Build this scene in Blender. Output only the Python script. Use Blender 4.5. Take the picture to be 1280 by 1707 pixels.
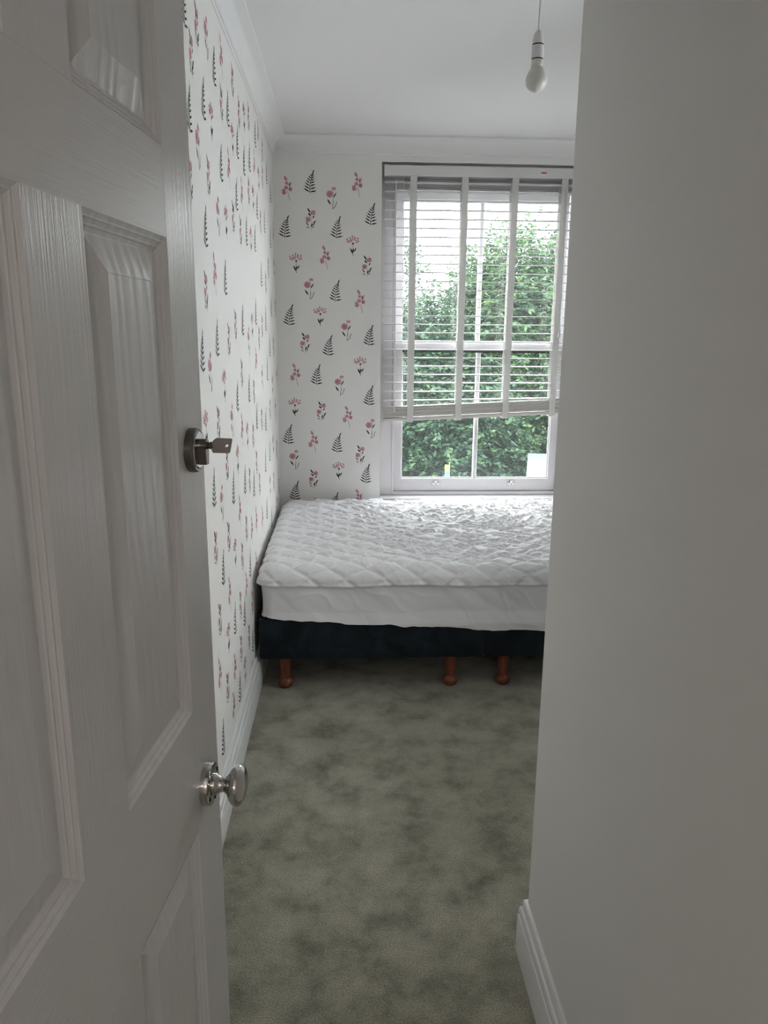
import bpy, bmesh, math, random
import numpy as np
from mathutils import Matrix, Vector

for o in list(bpy.data.objects):
    bpy.data.objects.remove(o, do_unlink=True)
SC = bpy.context.scene
COL = SC.collection

# ------------------------------------------------------------------ camera
cam_d = bpy.data.cameras.new('camera')
cam = bpy.data.objects.new('camera', cam_d)
COL.objects.link(cam)
cam_d.sensor_fit = 'VERTICAL'
cam_d.sensor_height = 36.0
cam_d.sensor_width = 27.0
cam_d.lens = 26.27
cam_d.clip_start = 0.02
cam_d.clip_end = 300
RM = Matrix(((0.99879435, 0.00303748, -0.04899611),
             (-0.04838851, 0.22906498, -0.97220769),
             (0.00827023, 0.97340640, 0.22893578)))
cam.matrix_world = Matrix.Translation((0, 0, 1.47)) @ RM.to_4x4()
SC.camera = cam

# ------------------------------------------------------------------ sky (overcast)
SKY = 7.5
world = bpy.data.worlds.new('overcast_sky')
SC.world = world
world.use_nodes = True
wn = world.node_tree.nodes
wl = world.node_tree.links
bg = wn['Background']
tc = wn.new('ShaderNodeTexCoord')
nz = wn.new('ShaderNodeTexNoise'); nz.inputs['Scale'].default_value = 2.2; nz.inputs['Detail'].default_value = 4
rp = wn.new('ShaderNodeValToRGB')
rp.color_ramp.elements[0].position = 0.35; rp.color_ramp.elements[0].color = (0.86, 0.92, 1.0, 1)
rp.color_ramp.elements[1].position = 0.65; rp.color_ramp.elements[1].color = (1.0, 0.975, 0.95, 1)
wl.new(tc.outputs['Generated'], nz.inputs['Vector'])
wl.new(nz.outputs['Fac'], rp.inputs['Fac'])
wl.new(rp.outputs['Color'], bg.inputs['Color'])
bg.inputs['Strength'].default_value = SKY

# ------------------------------------------------------------------ window light portal (sampling aid, gives no light of its own)
pl_d = bpy.data.lights.new('window_portal', 'AREA')
pl_d.shape = 'RECTANGLE'; pl_d.size = 1.15; pl_d.size_y = 1.86
pl_d.cycles.is_portal = True
pl = bpy.data.objects.new('window_portal', pl_d)
COL.objects.link(pl)
pl.location = (0.7625, 4.56, 1.455)
pl.rotation_euler = (-math.pi / 2, 0, 0)       # shines towards -y, into the room

p2_d = bpy.data.lights.new('added_window_portal', 'AREA')
p2_d.shape = 'RECTANGLE'; p2_d.size = 1.10; p2_d.size_y = 0.60
p2_d.cycles.is_portal = True
p2 = bpy.data.objects.new('added_window_portal', p2_d)
COL.objects.link(p2)
p2.location = (1.735, 2.25, 1.55)
p2.rotation_euler = (0, math.pi / 2, 0)        # shines towards -x, through the added side window

# ------------------------------------------------------------------ exposure
SC.view_settings.view_transform = 'Standard'
SC.view_settings.look = 'None'
SC.view_settings.gamma = 1.0
SC.view_settings.use_curve_mapping = False
SC.view_settings.exposure = 1.15
SC.cycles.max_bounces = 10
SC.cycles.diffuse_bounces = 6
SC.cycles.use_adaptive_sampling = True
SC.cycles.adaptive_threshold = 0.08
SC.cycles.transparent_max_bounces = 12
SC.cycles.use_denoising = True
SC.cycles.filter_width = 1.1
SC.cycles.caustics_reflective = False
SC.cycles.caustics_refractive = False
ADDED_LAMP = 9.5  # strength of the fill lamp added on the landing

# ------------------------------------------------------------------ helpers
def link(o, parent=None):
    COL.objects.link(o)
    if parent is not None:
        o.parent = parent
    return o

def tag(o, label=None, cat=None, group=None, kind=None):
    if label: o['label'] = label
    if cat: o['category'] = cat
    if group: o['group'] = group
    if kind: o['kind'] = kind
    return o

def empty(name, loc=(0, 0, 0), rot=(0, 0, 0), parent=None):
    o = bpy.data.objects.new(name, None)
    o.empty_display_size = 0.05
    o.location = loc
    o.rotation_euler = rot
    return link(o, parent)

def mesh_data(name, V, F, mats, smooth=False, fm=None, sharp=None):
    me = bpy.data.meshes.new(name)
    me.from_pydata([tuple(map(float, v)) for v in V], [], [tuple(map(int, f)) for f in F])
    if not isinstance(mats, (list, tuple)):
        mats = [mats]
    for m in mats:
        me.materials.append(m)
    if fm is not None:
        me.polygons.foreach_set('material_index', fm)
    if smooth:
        me.polygons.foreach_set('use_smooth', [True] * len(me.polygons))
        if sharp:
            me.set_sharp_from_angle(angle=math.radians(sharp))
    me.validate()
    me.update()
    return me

def mk(name, VF, mats, parent=None, smooth=False, fm=None, sharp=None, loc=None, rot=None):
    o = bpy.data.objects.new(name, mesh_data(name, VF[0], VF[1], mats, smooth, fm, sharp))
    link(o, parent)
    if loc is not None: o.location = loc
    if rot is not None: o.rotation_euler = rot
    return o

def put(name, me, parent=None, loc=(0, 0, 0), rot=(0, 0, 0), scale=(1, 1, 1)):
    o = bpy.data.objects.new(name, me)
    link(o, parent)
    o.location = loc; o.rotation_euler = rot; o.scale = scale
    return o

def join(*vfs):
    V, F = [], []
    for v, f in vfs:
        n = len(V)
        V += [tuple(p) for p in v]
        F += [tuple(i + n for i in q) for q in f]
    return V, F

def box(x0, x1, y0, y1, z0, z1, bev=0.0):
    bm = bmesh.new()
    vs = [bm.verts.new(p) for p in ((x0, y0, z0), (x1, y0, z0), (x1, y1, z0), (x0, y1, z0),
                                    (x0, y0, z1), (x1, y0, z1), (x1, y1, z1), (x0, y1, z1))]
    for q in ((0, 3, 2, 1), (4, 5, 6, 7), (0, 1, 5, 4), (1, 2, 6, 5), (2, 3, 7, 6), (3, 0, 4, 7)):
        bm.faces.new([vs[i] for i in q])
    if bev:
        bmesh.ops.bevel(bm, geom=bm.edges[:], offset=bev, segments=2, profile=0.6, affect='EDGES')
    bm.verts.index_update()
    V = [tuple(v.co) for v in bm.verts]
    F = [tuple(v.index for v in f.verts) for f in bm.faces]
    bm.free()
    return V, F

def xf(VF, M):
    return [tuple(M @ Vector(v)) for v in VF[0]], VF[1]

def lathe(prof, seg=32, cap=True):
    """prof: (r, z) list from bottom to top, around local z"""
    V, F = [], []
    for r, z in prof:
        for k in range(seg):
            a = 2 * math.pi * k / seg
            V.append((r * math.cos(a), r * math.sin(a), z))
    for i in range(len(prof) - 1):
        for k in range(seg):
            k2 = (k + 1) % seg
            F.append((i * seg + k, i * seg + k2, (i + 1) * seg + k2, (i + 1) * seg + k))
    if cap:
        F.append(tuple(range(seg))[::-1])
        n = (len(prof) - 1) * seg
        F.append(tuple(n + k for k in range(seg)))
    return V, F

def tube(pts, r, seg=8):
    pts = [Vector(p) for p in pts]
    V, F = [], []
    for i, p in enumerate(pts):
        d = (pts[min(i + 1, len(pts) - 1)] - pts[max(i - 1, 0)]).normalized()
        a = d.orthogonal().normalized() if i == 0 else (a - d * a.dot(d)).normalized()
        b = d.cross(a)
        rr = r[i] if isinstance(r, (list, tuple)) else r
        for k in range(seg):
            t = 2 * math.pi * k / seg
            V.append(tuple(p + (a * math.cos(t) + b * math.sin(t)) * rr))
    for i in range(len(pts) - 1):
        for k in range(seg):
            k2 = (k + 1) % seg
            F.append((i * seg + k, i * seg + k2, (i + 1) * seg + k2, (i + 1) * seg + k))
    F.append(tuple(range(seg))[::-1])
    n = (len(pts) - 1) * seg
    F.append(tuple(n + k for k in range(seg)))
    return V, F

def sweep(prof, path, inward):
    """prof: (out, z) closed polygon; path: 2-D corner points on the wall line; inward: side of travel (+1 left, -1 right).
       mitred at the corners, cut square at the ends."""
    n = len(path)
    P = [Vector((p[0], p[1])) for p in path]
    V, F = [], []
    for i in range(n):
        dirs = []
        if i > 0: dirs.append((P[i] - P[i - 1]).normalized())
        if i < n - 1: dirs.append((P[i + 1] - P[i]).normalized())
        nor = [Vector((-d.y, d.x)) * inward for d in dirs]
        m = nor[0] if len(nor) == 1 else (nor[0] + nor[1]) / (1 + nor[0].dot(nor[1]))
        for o, z in prof:
            q = P[i] + m * o
            V.append((q.x, q.y, z))
    k = len(prof)
    for i in range(n - 1):
        for j in range(k):
            j2 = (j + 1) % k
            F.append((i * k + j, i * k + j2, (i + 1) * k + j2, (i + 1) * k + j))
    F.append(tuple(range(k)))
    F.append(tuple((n - 1) * k + j for j in range(k))[::-1])
    return V, F

def fix_normals(me):
    bm = bmesh.new(); bm.from_mesh(me)
    bmesh.ops.recalc_face_normals(bm, faces=bm.faces[:])
    bm.to_mesh(me); bm.free()

# smooth numpy value noise
def _h(ix, iy, s):
    n = (ix.astype(np.int64) * 374761393 + iy.astype(np.int64) * 668265263 + s * 1442695041) & 0x7fffffff
    n = ((n ^ (n >> 13)) * 1274126177) & 0x7fffffff
    n = n ^ (n >> 16)
    return (n & 0xffff) / 65535.0 * 2 - 1

def vnoise(x, y, s=0):
    ix, iy = np.floor(x), np.floor(y)
    fx, fy = x - ix, y - iy
    u = fx * fx * fx * (fx * (fx * 6 - 15) + 10)
    v = fy * fy * fy * (fy * (fy * 6 - 15) + 10)
    a = _h(ix, iy, s); b = _h(ix + 1, iy, s); c = _h(ix, iy + 1, s); d = _h(ix + 1, iy + 1, s)
    return (a * (1 - u) + b * u) * (1 - v) + (c * (1 - u) + d * u) * v

# ------------------------------------------------------------------ materials
def mat(name, col, rough=0.6, metal=0.0, spec=0.5, sheen=0.0):
    m = bpy.data.materials.new(name)
    m.use_nodes = True
    b = m.node_tree.nodes['Principled BSDF']
    b.inputs['Base Color'].default_value = (*col, 1)
    b.inputs['Roughness'].default_value = rough
    b.inputs['Metallic'].default_value = metal
    b.inputs['Specular IOR Level'].default_value = spec
    if sheen:
        b.inputs['Sheen Weight'].default_value = sheen
        b.inputs['Sheen Roughness'].default_value = 0.4
    return m

def nodes(m):
    return m.node_tree.nodes, m.node_tree.links, m.node_tree.nodes['Principled BSDF']

def coords(m, scale=(1, 1, 1), space='Object', rot=(0, 0, 0)):
    N, L, b = nodes(m)
    t = N.new('ShaderNodeTexCoord')
    mp = N.new('ShaderNodeMapping')
    mp.inputs['Scale'].default_value = scale
    mp.inputs['Rotation'].default_value = rot
    L.new(t.outputs[space], mp.inputs['Vector'])
    return mp.outputs['Vector']

def noise(m, vec, scale, detail=3, rough=0.5, dist=0.0):
    N, L, b = nodes(m)
    n = N.new('ShaderNodeTexNoise')
    n.inputs['Scale'].default_value = scale
    n.inputs['Detail'].default_value = detail
    n.inputs['Roughness'].default_value = rough
    n.inputs['Distortion'].default_value = dist
    L.new(vec, n.inputs['Vector'])
    return n.outputs['Fac']

def ramp(m, fac, stops):
    N, L, b = nodes(m)
    r = N.new('ShaderNodeValToRGB')
    e = r.color_ramp.elements
    while len(e) < len(stops): e.new(0.5)
    for i, (p, c) in enumerate(stops):
        e[i].position = p
        e[i].color = (*c, 1) if len(c) == 3 else c
    L.new(fac, r.inputs['Fac'])
    return r.outputs['Color']

def bump(m, height, strength, dist, prev=None):
    N, L, b = nodes(m)
    k = N.new('ShaderNodeBump')
    k.inputs['Strength'].default_value = strength
    k.inputs['Distance'].default_value = dist
    L.new(height, k.inputs['Height'])
    if prev is not None: L.new(prev, k.inputs['Normal'])
    L.new(k.outputs['Normal'], b.inputs['Normal'])
    return k.outputs['Normal']

def painted(name, col, rough=0.6, bs=0.15, scale=260, bd=0.0006):
    m = mat(name, col, rough)
    v = coords(m, space='Object')
    bump(m, noise(m, v, scale, 2), bs, bd)
    return m

M = {}
M['wall'] = painted('wall_paint', (0.80, 0.785, 0.76), 0.85)
M['paper'] = painted('wallpaper_ground', (0.785, 0.775, 0.755), 0.8, 0.1)
M['ceiling'] = painted('ceiling_paint', (0.765, 0.76, 0.76), 0.9)
M['gloss'] = painted('white_gloss_paint', (0.78, 0.78, 0.78), 0.35, 0.08, 60)
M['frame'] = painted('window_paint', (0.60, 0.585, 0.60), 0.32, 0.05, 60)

def grain(name, axis):
    """painted, wood-grain embossed skin: fine ridges along one axis"""
    m = mat(name, (0.70, 0.69, 0.685), 0.33)
    along = 2.0
    sc = {'z': (1, 1, 0.022), 'x': (0.022, 1, 1)}[axis]
    v = coords(m, sc)
    a = noise(m, v, 330, 3, 0.6, 0.6)
    b2 = noise(m, v, 90, 2, 0.5, 2.0)
    n1 = bump(m, a, 0.55 if axis == 'z' else 0.35, 0.0014)
    bump(m, b2, 0.35 if axis == 'z' else 0.2, 0.0016, n1)
    return m
M['grain_z'] = grain('door_skin_upright_grain', 'z')
M['grain_x'] = grain('door_skin_cross_grain', 'x')
def grain_panel():
    m = mat('door_skin_cathedral_grain', (0.70, 0.69, 0.685), 0.33)
    N, L, b = nodes(m)
    v = coords(m, (1, 1, 0.16))
    w = N.new('ShaderNodeTexWave')
    w.wave_type = 'RINGS'; w.rings_direction = 'Y'
    w.inputs['Scale'].default_value = 15; w.inputs['Distortion'].default_value = 8.0
    w.inputs['Detail'].default_value = 2; w.inputs['Detail Scale'].default_value = 1.3
    L.new(v, w.inputs['Vector'])
    n1 = bump(m, w.outputs['Fac'], 0.28, 0.0016)
    v2 = coords(m, (1, 1, 0.022))
    bump(m, noise(m, v2, 330, 3, 0.6, 0.6), 0.30, 0.0010, n1)
    return m
M['grain_p'] = grain_panel()

def carpet():
    m = mat('carpet_pile', (0.2, 0.2, 0.17), 0.95, 0, 0.1, 0.25)
    N, L, b = nodes(m)
    v = coords(m)
    pile_shade = noise(m, v, 7.5, 6, 0.64, 0.1)  # shading of the leaning pile, put into the colour as patches
    patch2 = noise(m, v, 1.7, 2, 0.5, 0.3)
    fine = noise(m, v, 260, 3, 0.75)
    c1 = ramp(m, pile_shade, [(0.30, (0.195, 0.190, 0.152)), (0.50, (0.385, 0.371, 0.308)), (0.70, (0.515, 0.493, 0.420))])
    c2 = ramp(m, patch2, [(0.3, (0.82, 0.83, 0.80)), (0.7, (1.1, 1.1, 1.1))])
    c3 = ramp(m, fine, [(0.30, (0.45, 0.45, 0.43)), (0.70, (1.5, 1.5, 1.45))])
    mx = N.new('ShaderNodeMix'); mx.data_type = 'RGBA'; mx.blend_type = 'MULTIPLY'; mx.inputs[0].default_value = 1
    L.new(c1, mx.inputs[6]); L.new(c2, mx.inputs[7])
    mx2 = N.new('ShaderNodeMix'); mx2.data_type = 'RGBA'; mx2.blend_type = 'MULTIPLY'; mx2.inputs[0].default_value = 1
    L.new(mx.outputs[2], mx2.inputs[6]); L.new(c3, mx2.inputs[7])
    L.new(mx2.outputs[2], b.inputs['Base Color'])
    n1 = bump(m, noise(m, v, 330, 3, 0.75), 0.8, 0.0035)
    return m
M['carpet'] = carpet()

M['chrome'] = mat('polished_chrome', (0.62, 0.60, 0.58), 0.10, 1.0)
M['steel'] = mat('brushed_dark_steel', (0.20, 0.18, 0.17), 0.32, 1.0)
M['key'] = mat('key_nickel', (0.34, 0.31, 0.29), 0.38, 1.0)
M['black'] = mat('black_void', (0.012, 0.012, 0.012), 0.7)
M['blind'] = painted('blind_slat_white', (0.70, 0.69, 0.69), 0.45, 0.05, 40)
M['tape'] = mat('ladder_tape_cloth', (0.78, 0.775, 0.76), 0.9)
_N, _L, _b = nodes(M['tape'])
_t = _N.new('ShaderNodeBsdfTranslucent'); _t.inputs['Color'].default_value = (0.75, 0.74, 0.72, 1)
_x = _N.new('ShaderNodeMixShader'); _x.inputs[0].default_value = 0.22
_L.new(_b.outputs[0], _x.inputs[1]); _L.new(_t.outputs[0], _x.inputs[2]); _L.new(_x.outputs[0], _N['Material Output'].inputs['Surface'])
M['cord'] = mat('blind_cord', (0.80, 0.80, 0.78), 0.8)
M['stack'] = mat('stacked_slat_grained', (0.62, 0.59, 0.56), 0.55)
bump(M['stack'], noise(M['stack'], coords(M['stack'], (0.05, 1, 1)), 400, 2), 0.3, 0.001)
M['plastic'] = mat('lampholder_plastic', (0.66, 0.66, 0.66), 0.4)
M['bulb'] = mat('opal_bulb', (0.62, 0.62, 0.58), 0.35)
_N, _L, _b = nodes(M['bulb']); _b.inputs['Subsurface Weight'].default_value = 0.3; _b.inputs['Subsurface Radius'].default_value = (0.02, 0.02, 0.02)
M['bulbcap'] = mat('bulb_collar', (0.66, 0.66, 0.60), 0.45)
M['label'] = mat('red_sticker', (0.60, 0.10, 0.16), 0.5)
M['labelw'] = mat('white_sticker', (0.8, 0.8, 0.8), 0.5)
M['seal'] = mat('dark_draught_seal', (0.05, 0.05, 0.05), 0.8)
M['inkB'] = mat('print_black', (0.022, 0.024, 0.022), 0.8)
M['inkP'] = mat('print_rose', (0.54, 0.245, 0.29), 0.8)
M['inkP2'] = mat('print_plum', (0.39, 0.165, 0.20), 0.8)
M['inkG'] = mat('print_grey_green', (0.12, 0.13, 0.12), 0.8)

def sheet():
    m = mat('white_polycotton', (0.79, 0.79, 0.81), 0.75, 0, 0.25, 0.15)
    v = coords(m)
    bump(m, noise(m, v, 700, 2), 0.25, 0.0006)
    return m
M['sheet'] = sheet()
M['ticking'] = mat('grey_mattress_ticking', (0.42, 0.42, 0.43), 0.85)
def velvet():
    m = mat('midnight_velvet', (0.008, 0.013, 0.017), 0.85, 0, 0.2, 0.35)
    N, L, b = nodes(m)
    v = coords(m)
    p = noise(m, v, 7, 4, 0.6, 1.0)
    L.new(ramp(m, p, [(0.35, (0.005, 0.008, 0.011)), (0.7, (0.016, 0.025, 0.031))]), b.inputs['Base Color'])
    b.inputs['Sheen Tint'].default_value = (0.35, 0.45, 0.5, 1)
    bump(m, noise(m, v, 500, 2), 0.3, 0.001)
    return m
M['velvet'] = velvet()
def legwood():
    m = mat('stained_leg_wood', (0.22, 0.065, 0.028), 0.38)
    N, L, b = nodes(m)
    v = coords(m, (1, 1, 0.12))
    L.new(ramp(m, noise(m, v, 60, 3, 0.5, 1.0), [(0.3, (0.13, 0.032, 0.015)), (0.7, (0.22, 0.062, 0.028))]), b.inputs['Base Color'])
    return m
M['leg'] = legwood()

def glass():
    m = bpy.data.materials.new('window_glass')
    m.use_nodes = True
    N, L = m.node_tree.nodes, m.node_tree.links
    N.remove(N['Principled BSDF'])
    out = N['Material Output']
    t = N.new('ShaderNodeBsdfTransparent'); t.inputs['Color'].default_value = (0.92, 0.95, 0.94, 1)
    g = N.new('ShaderNodeBsdfGlossy'); g.inputs['Roughness'].default_value = 0.02; g.inputs['Color'].default_value = (1, 1, 1, 1)
    fr = N.new('ShaderNodeFresnel'); fr.inputs['IOR'].default_value = 1.5
    mx = N.new('ShaderNodeMixShader')
    L.new(fr.outputs['Fac'], mx.inputs['Fac'])
    L.new(t.outputs[0], mx.inputs[1]); L.new(g.outputs[0], mx.inputs[2])
    # weak translucent mix imitates haze, lifting the dark tones seen through the panes
    haze = N.new('ShaderNodeBsdfTranslucent'); haze.inputs['Color'].default_value = (0.85, 0.92, 0.95, 1)
    m2 = N.new('ShaderNodeMixShader'); m2.inputs[0].default_value = 0.010
    L.new(mx.outputs[0], m2.inputs[1]); L.new(haze.outputs[0], m2.inputs[2])
    L.new(m2.outputs[0], out.inputs['Surface'])
    return m
M['glass'] = glass()

def leafmat(name, dark, light, scale):
    m = bpy.data.materials.new(name)
    m.use_nodes = True
    N, L, b = nodes(m)
    v = coords(m)
    c = ramp(m, noise(m, v, scale, 3, 0.6), [(0.32, dark), (0.68, light)])
    L.new(c, b.inputs['Base Color'])
    b.inputs['Roughness'].default_value = 0.55
    b.inputs['Specular IOR Level'].default_value = 0.3
    tr = N.new('ShaderNodeBsdfTranslucent')
    L.new(c, tr.inputs['Color'])
    mx = N.new('ShaderNodeMixShader'); mx.inputs[0].default_value = 0.35
    L.new(b.outputs[0], mx.inputs[1]); L.new(tr.outputs[0], mx.inputs[2])
    L.new(mx.outputs[0], N['Material Output'].inputs['Surface'])
    return m
M['leafA'] = leafmat('leaf_fresh_green', (0.021, 0.052, 0.023), (0.072, 0.132, 0.046), 1.6)
M['leafB'] = leafmat('leaf_deep_green', (0.015, 0.039, 0.026), (0.043, 0.088, 0.047), 1.3)
M['bark'] = mat('bark', (0.07, 0.055, 0.04), 0.9)
M['grass'] = mat('verge_grass', (0.05, 0.085, 0.03), 0.95)
M['tarmac'] = mat('tarmac', (0.06, 0.06, 0.062), 0.9)
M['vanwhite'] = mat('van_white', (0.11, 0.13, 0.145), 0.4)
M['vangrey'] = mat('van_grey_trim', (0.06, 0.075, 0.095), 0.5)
M['tyre'] = mat('tyre', (0.02, 0.02, 0.02), 0.9)
M['signY'] = mat('sign_lime', (0.10, 0.15, 0.012), 0.5)
M['signB'] = mat('sign_blue', (0.02, 0.07, 0.30), 0.5)

# =================================================================== THE ROOM
XL, YB, ZC = -0.388, 4.29, 2.49        # left wall, window wall, ceiling
XR, YE = 0.43, 1.513                    # near right wall and the corner where it ends
XF = 1.60                               # far right wall, behind that corner
YD0, YD1 = 0.21, 0.31                   # the wall that holds the door
T = 0.12

def struct(name, VF, m, label=None, smooth=False, sharp=None, parent=None, fix=False):
    o = mk(name, VF, m, parent, smooth, None, sharp)
    if fix: fix_normals(o.data)
    if parent is None: tag(o, label, None, None, 'structure')
    return o

struct('floor', box(-1.3, XF + T, -1.9, YB + 0.02, -0.1, 0), M['carpet'], 'mottled grey-green cut pile carpet')
struct('ceiling', box(-1.3, XF + T, -1.9, YB + 0.25, ZC, ZC + 0.15), M['ceiling'], 'plain white painted ceiling')
wall_left = struct('wall_left', box(XL - T, XL, YD1, YB, 0, ZC), M['paper'], 'long side wall in white paper printed with ferns and pink flowers')
WX0, WX1, WZ0, WZ1 = 0.19, 1.335, 0.535, 2.375       # window opening
wall_back = struct('wall_back', join(box(XL - T, WX0, YB, YB + 0.22, 0, ZC), box(WX1, XF + T, YB, YB + 0.22, 0, ZC),
                                     box(WX0, WX1, YB, YB + 0.22, 0, WZ0), box(WX0, WX1, YB, YB + 0.22, WZ1, ZC)),
                   M['paper'], 'end wall with the sash window, white paper printed with ferns and pink flowers')
struct('wall_right', join(box(XR, XR + T, YD1, YE, 0, ZC, 0.004)), M['wall'], 'plain off-white wall end close on the right')
struct('wall_return', box(XR + T, XF + T, YE - T, YE, 0, ZC), M['wall'], 'plain return wall behind the right-hand corner')
VY0, VY1, VZ0, VZ1 = 1.98, 2.46, 1.00, 2.05            # smaller window added round the corner to light the room, unseen
struct('wall_right_far', join(box(XF, XF + T, YE, VY0, 0, ZC), box(XF, XF + T, VY1, YB, 0, ZC), box(XF, XF + T, VY0, VY1, 0, VZ0), box(XF, XF + T, VY0, VY1, VZ1, ZC)), M['wall'], 'far right wall beyond the corner')
DX0, DX1, DZ = -0.30, 0.425, 2.02
struct('wall_front', join(box(-1.3, DX0, YD0, YD1, 0, ZC), box(DX1, XF + T, YD0, YD1, 0, ZC), box(DX0, DX1, YD0, YD1, DZ, ZC)),
       M['wall'], 'doorway wall around the open door')
struct('wall_landing_left', box(-1.3, -1.2, -1.9, YD0, 0, ZC), M['wall'], 'landing wall left of the doorway')
struct('wall_landing_right', box(1.2, 1.3, -1.9, YD0, 0, ZC), M['wall'], 'landing wall right of the doorway')
struct('wall_landing_back', box(-1.2, 1.2, -1.9, -1.8, 0, ZC), M['wall'], 'landing wall facing the doorway')

# skirting boards
SK = [(0, 0), (0.019, 0), (0.019, 0.100), (0.0178, 0.1025), (0.0155, 0.1035), (0.0153, 0.1060), (0.0166, 0.1090), (0.0170, 0.1160), (0.0163, 0.1230),
      (0.0140, 0.1280), (0.0105, 0.1295), (0.0096, 0.1325), (0.0100, 0.1370), (0.0096, 0.1470), (0.0070, 0.1520), (0, 0.153)]
struct('baseboard_left', sweep(SK, [(XL, YD1), (XL, YB)], -1), M['gloss'], 'white moulded skirting along the papered side wall', True, 30, fix=True)
struct('baseboard_back', sweep(SK, [(XL + 0.017, YB), (XF - 0.017, YB)], -1), M['gloss'], 'white skirting under the window behind the bed', True, 30, fix=True)
struct('baseboard_right', sweep(SK, [(XR, YD1), (XR, YE), (XF, YE)], 1), M['gloss'], 'white moulded skirting wrapping the near right corner', True, 30, fix=True)
struct('baseboard_right_far', sweep(SK, [(XF, YE + 0.017), (XF, YB)], 1), M['gloss'], 'white skirting along the far right wall', True, 30, fix=True)

# coving
CV = [(0, 2.405), (0.004, 2.405), (0.006, 2.411), (0.012, 2.413)]
for k in range(1, 9):
    a = math.radians(90 * k / 9)
    CV.append((0.012 + 0.054 * (1 - math.cos(a)), 2.413 + 0.062 * math.sin(a)))
CV += [(0.066, 2.478), (0.072, 2.480), (0.073, ZC), (0, ZC)]
struct('trim_1', sweep(CV, [(XL, YD1), (XL, YB), (XF, YB), (XF, YE), (XR, YE), (XR, YD1)], -1), M['ceiling'],
       'white coving running round the top of the walls', True, 35, fix=True)

# ------------------------------------------------------------------- printed flowers on the paper
def poly_leaf(x, z, ang, ln, w):
    """a pointed leaf from (x, z) along ang (degrees)"""
    a = math.radians(ang)
    dx, dz = math.cos(a), math.sin(a)
    out = []
    for t, s in ((0, 0), (0.3, -0.42), (0.62, -0.46), (1, 0), (0.62, 0.46), (0.3, 0.42)):
        out.append((x + dx * ln * t - dz * w * s, z + dz * ln * t + dx * w * s))
    return out

def poly_disc(x, z, r, n=10, sq=1.0, wob=0.0, rnd=None):
    return [(x + r * math.cos(6.2832 * k / n) * (1 + (rnd.uniform(-wob, wob) if rnd else 0)), z + r * sq * math.sin(6.2832 * k / n) * (1 + (rnd.uniform(-wob, wob) if rnd else 0))) for k in range(n)]

def poly_line(x0, z0, x1, z1, w):
    d = math.hypot(x1 - x0, z1 - z0); nx, nz2 = -(z1 - z0) / d * w / 2, (x1 - x0) / d * w / 2
    return [(x0 - nx, z0 - nz2), (x1 - nx, z1 - nz2), (x1 + nx, z1 + nz2), (x0 + nx, z0 + nz2)]

def print_mesh(name, items):
    V, F, fm = [], [], []
    for i, (p, mi) in enumerate(items):
        area = sum(p[k][0] * p[(k + 1) % len(p)][1] - p[(k + 1) % len(p)][0] * p[k][1] for k in range(len(p)))
        if area < 0: p = p[::-1]
        n = len(V)
        y = -0.0004 - 0.00004 * i / len(items)
        V += [(x, y, z) for x, z in p]
        F.append(tuple(range(n, n + len(p)))); fm.append(mi)
    return mesh_data(name, V, F, [M['inkB'], M['inkP'], M['inkP2'], M['inkG']], fm=fm)

rr = random.Random(11)
def fern():
    it = []
    zs = [-0.050, -0.0350, -0.0205, -0.0065, 0.0065, 0.0185, 0.0290, 0.0380]
    for k, z in enumerate(zs):
        t = k / (len(zs) - 1)
        x = -0.004 + 0.016 * t * t
        ln = 0.034 * (1 - t) ** 0.8 + 0.007
        w = 0.0072 * (1 - 0.30 * t)
        it.append((poly_leaf(x, z, 180 - 30 - 14 * t, ln, w), 0))
        it.append((poly_leaf(x, z, 12 + 30 * t, ln * 0.92, w), 0))
    it.append((poly_leaf(0.011, 0.040, 68, 0.024, 0.0065), 0))
    for k in range(8):
        t0, t1 = k / 8, (k + 1) / 8
        it.append((poly_line(-0.004 + 0.016 * t0 * t0, -0.055 + 0.1 * t0, -0.004 + 0.016 * t1 * t1, -0.055 + 0.1 * t1, 0.0026), 0))
    return print_mesh('fern_print', it)
def bells():
    it = [(poly_leaf(0.001, 0.036, 125, 0.030, 0.015), 1), (poly_leaf(-0.010, 0.056, 75, 0.008, 0.004), 1)]
    it += [(poly_disc(-0.003, 0.025, 0.0085, 9, 1.0, 0.2, rr), 1), (poly_leaf(0.008, 0.010, 72, 0.024, 0.008), 2), (poly_leaf(0.014, 0.016, 60, 0.022, 0.003), 3)]
    it += [(poly_disc(-0.006, 0.004, 0.0105, 10, 0.9, 0.2, rr), 1), (poly_leaf(0.010, 0.006, 60, 0.020, 0.007), 2)]
    it += [(poly_disc(0.017, -0.004, 0.0095, 10, 1.15, 0.15, rr), 2), (poly_leaf(0.014, -0.012, 68, 0.024, 0.008), 1)]
    it += [(poly_disc(-0.017, -0.021, 0.0115, 10, 0.95, 0.15, rr), 1)]
    for a in (60, 85, 112, 135): it.append((poly_leaf(-0.017, -0.020, a, 0.021, 0.006), 1))
    it += [(poly_line(-0.002, 0.036, 0.003, -0.02, 0.0014), 2), (poly_line(0.003, -0.02, 0.013, -0.062, 0.0020), 3)]
    return print_mesh('bellflower_print', it)
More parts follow.
